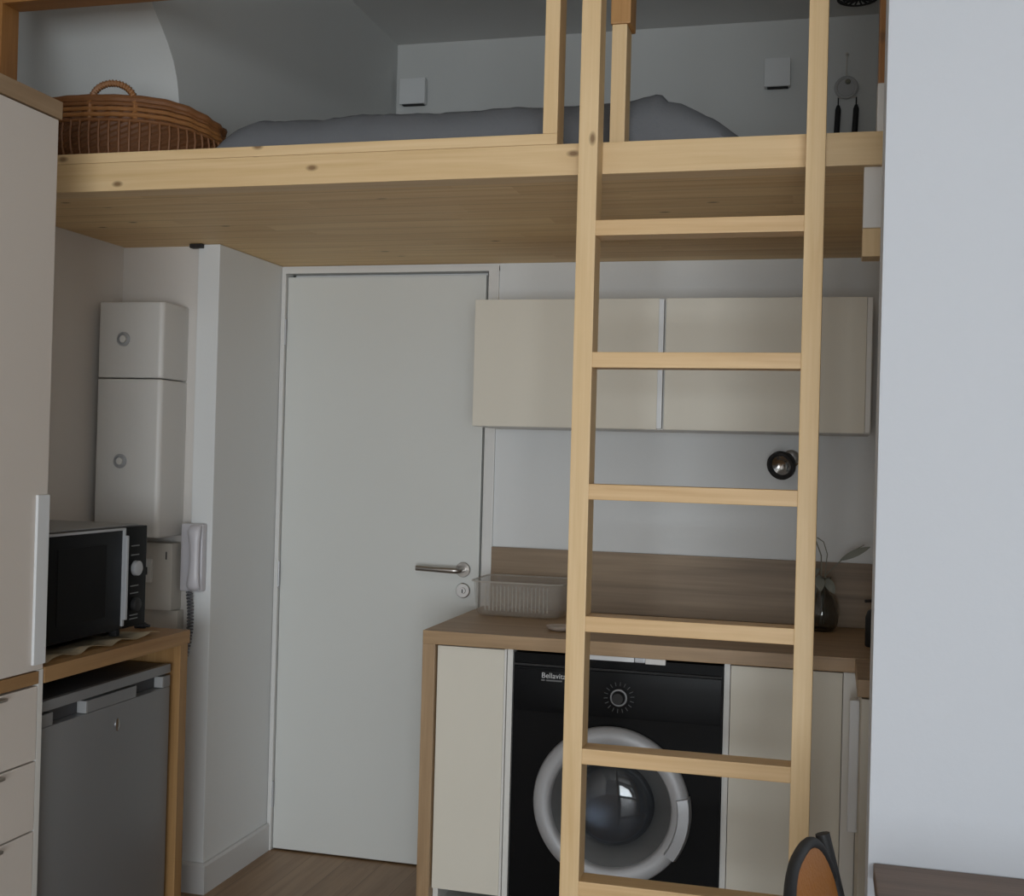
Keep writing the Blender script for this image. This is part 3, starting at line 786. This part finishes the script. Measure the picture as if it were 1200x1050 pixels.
vx, vy = 1.872, -.13
t = thing('vase', 'smoked glass vase with dried stems on the worktop behind the right ladder stile', 'vase', (vx, vy, KT))
bm = bm_new(); lathe(bm, [(0, .0005), (.034, .0005), (.047, .02), (.052, .055), (.045, .09), (.026, .12), (.021, .15), (.026, .165), (.0235, .165), (.0185, .15), (.0235, .12), (.042, .089), (.049, .055), (.044, .022), (.032, .006), (0, .005)], (vx, vy, KT), (0, 0, 1), 36, capend=False)
obj('glass_body', bm, M['dark_glass'], t, True, 60)
bm = bm_new()
tube(bm, [(vx, vy, KT+.012), (vx-.004, vy, KT+.15), (vx-.006, vy, KT+.23), (vx-.022, vy, KT+.272), (vx-.048, vy, KT+.28), (vx-.07, vy, KT+.262)], [.0022]*4+[.0018, .001], 6)
tube(bm, [(vx+.006, vy+.008, KT+.012), (vx+.004, vy, KT+.15), (vx+.012, vy, KT+.235), (vx+.0, vy, KT+.272), (vx-.02, vy, KT+.285)], .0017, 6)
tube(bm, [(vx-.006, vy+.006, KT+.012), (vx+.008, vy, KT+.17), (vx+.05, vy, KT+.215), (vx+.09, vy, KT+.25), (vx+.12, vy, KT+.268)], [.002, .002, .0018, .0015, .0012], 6)
obj('stem', bm, M['stem'], t, True)
def leafm(p, d, l, w, up):
    bm = bm_new(); d = V(d).normalized(); s = d.cross(V(up)).normalized(); q = s.cross(d); n = 10; L_ = []
    for k in range(n+1):
        f = k/n; ww = w*math.sin(math.pi*min(1, f*.96+.02))**.8; c = V(p)+d*l*f+q*.006*math.sin(math.pi*f)
        L_.append([bm.verts.new(c-s*ww), bm.verts.new(c+q*.0025), bm.verts.new(c+s*ww), bm.verts.new(c-q*.0008)])
    for A, C_ in zip(L_, L_[1:]):
        for k in range(4): bm.faces.new((A[k], A[(k+1) % 4], C_[(k+1) % 4], C_[k]))
    bm.faces.new(L_[0]); bm.faces.new(L_[-1]); return bm
for p_, d_, l_, w_ in (((vx+.05, vy, KT+.218), (.085, -.02, .045), .10, .011), ((vx-.01, vy, KT+.19), (-.5, -.3, -.35), .07, .014), ((vx+.006, vy-.01, KT+.165), (.4, -.5, -.6), .065, .014), ((vx-.012, vy-.005, KT+.17), (.1, -.7, -.55), .07, .015)):
    obj('leaf', leafm(p_, d_, l_, w_, (0, -1, .3)), M['leaf'], t, True)
t = thing('bottle', 'black bottle at the right end of the worktop beside the white wall', 'bottle', (2.022, -.40, KT))
bm = bm_new(); lathe(bm, [(0, .0005), (.028, .0005), (.030, .004), (.030, .082), (.024, .10), (.011, .108), (.011, .118), (0, .118)], (2.022, -.40, KT), (0, 0, 1), 28, capend=False); obj('body', bm, M['black_matte'], t, True)
bm = bm_new(); tube(bm, [(2.022, -.40, KT+.117), (2.022, -.40, KT+.134)], .013, 16); tube(bm, [(2.022, -.40, KT+.13), (1.99, -.41, KT+.128)], .0045, 8); obj('pump', bm, M['black_matte'], t, True)

# ------------------------------------------------------------------ table and chair
t = thing('dining_table', 'dark brown table top against the white wall in the lower right', 'table', (2.4, -2.15, 0))
obj('tabletop', B(1.975, 3.1, -2.62, -1.771, .705, .735, .003), M['dark_oak'], t)
for x in (2.42, 3.02):
    for y in (-2.56, -1.84): obj('leg', B(x-.025, x+.025, y-.025, y+.025, 0, .705, .003), M['black_matte'], t)

t = thing('dining_chair', 'black framed chair with an orange woven back beside the table', 'chair', (1.92, -2.05, 0))
yaw = math.radians(8.5)
CM = Matrix.Translation((1.868, -2.03, 0)) @ Matrix.Rotation(-yaw, 4, 'Z')   # local +x: the way the chair faces
def lean(z): return -(z-.45)*.26+.085
def cpt(y, z, dx=0): return CM @ V((lean(z)+dx, y, z))
def backring(w, zc, hh, n=48, p=2.6):
    P = []
    for k in range(n):
        a = 2*math.pi*k/n; c, s = math.cos(a), math.sin(a)
        P.append((w*abs(c)**(2/p)*(1 if c > 0 else -1), zc+hh*abs(s)**(2/p)*(1 if s > 0 else -1)))
    return P
bm = bm_new(); tube(bm, [cpt(y, z) for y, z in backring(.185, .655, .165)], .0095, 10, closed=True)
obj('back_frame', bm, M['black_matte'], t, True)
bm = bm_new(); ri = backring(.178, .655, .158)
A = [bm.verts.new(cpt(y, z, .005)) for y, z in ri]; C_ = [bm.verts.new(cpt(y, z, -.005)) for y, z in ri]
n = len(A)
for k in range(n): bm.faces.new((A[k], A[(k+1) % n], C_[(k+1) % n], C_[k]))
bm.faces.new(A); bm.faces.new(C_)
obj('backrest', bm, M['rattan'], t)['label'] = 'orange woven backrest'
bm = bm_new(); bq = B(0, .41, -.21, .21, .435, .462, .012, mat=CM); merge(bm, bq); obj('seat', bm, M['black_matte'], t, True)
for yy in (-.175, .175):
    bm = bm_new(); tube(bm, [CM @ V((-.06, yy*1.05, 0)), CM @ V((.0, yy, .44)), cpt(yy*1.03, .50), cpt(yy*1.03, .66), cpt(yy*1.03, .80)], [.011, .014, .014, .0135, .0125], 10); obj('rear_leg', bm, M['black_matte'], t, True)
    bm = bm_new(); tube(bm, [CM @ V((.42, yy*1.05, 0)), CM @ V((.38, yy, .44))], [.010, .014], 10); obj('front_leg', bm, M['black_matte'], t, True)

# ------------------------------------------------------------------ light
def area(name, loc, rot, sx, sy, power, col):
    l = D.lights.new(name, 'AREA'); l.shape = 'RECTANGLE'; l.size = sx; l.size_y = sy; l.energy = power; l.color = col
    o = D.objects.new(name, l); COL.objects.link(o); o.location = loc; o.rotation_euler = rot; return o
area('window_daylight', ((WX0+WX1)/2, -7.97, (WZ0+WZ1)/2), (math.radians(90), 0, 0), WX1-WX0-.1, WZ1-WZ0-.1, 200, (.90, .96, 1.0))

wd = D.worlds.new('World'); sc.world = wd; wd.use_nodes = True
bg = wd.node_tree.nodes['Background']; bg.inputs['Color'].default_value = (.75, .85, 1, 1); bg.inputs['Strength'].default_value = .3

# ------------------------------------------------------------------ camera
cd = D.cameras.new('camera'); cam = D.objects.new('camera', cd); COL.objects.link(cam)
r = V((0.9666016785, 0.2549225018, 0.0263763756)); u = V((-0.0237696042, -0.0133014927, 0.9996289693)); f = V((-0.2551787629, 0.9668699956, 0.0067978382))
mw = Matrix(((r.x, u.x, -f.x, 1.88764178), (r.y, u.y, -f.y, -3.95619682), (r.z, u.z, -f.z, 1.41957795), (0, 0, 0, 1)))
cam.matrix_world = mw
cd.sensor_width = 36; cd.sensor_fit = 'HORIZONTAL'; cd.lens = 1417.01/1200*36; cd.clip_start = .05
sc.camera = cam
sc.view_settings.view_transform = 'Standard'; sc.view_settings.look = 'None'; sc.view_settings.gamma = 1; sc.view_settings.exposure = -.05
sc.cycles.use_denoising = True
sc.cycles.max_bounces = 10; sc.cycles.diffuse_bounces = 6; sc.cycles.transmission_bounces = 8
sc.cycles.sample_clamp_indirect = 4
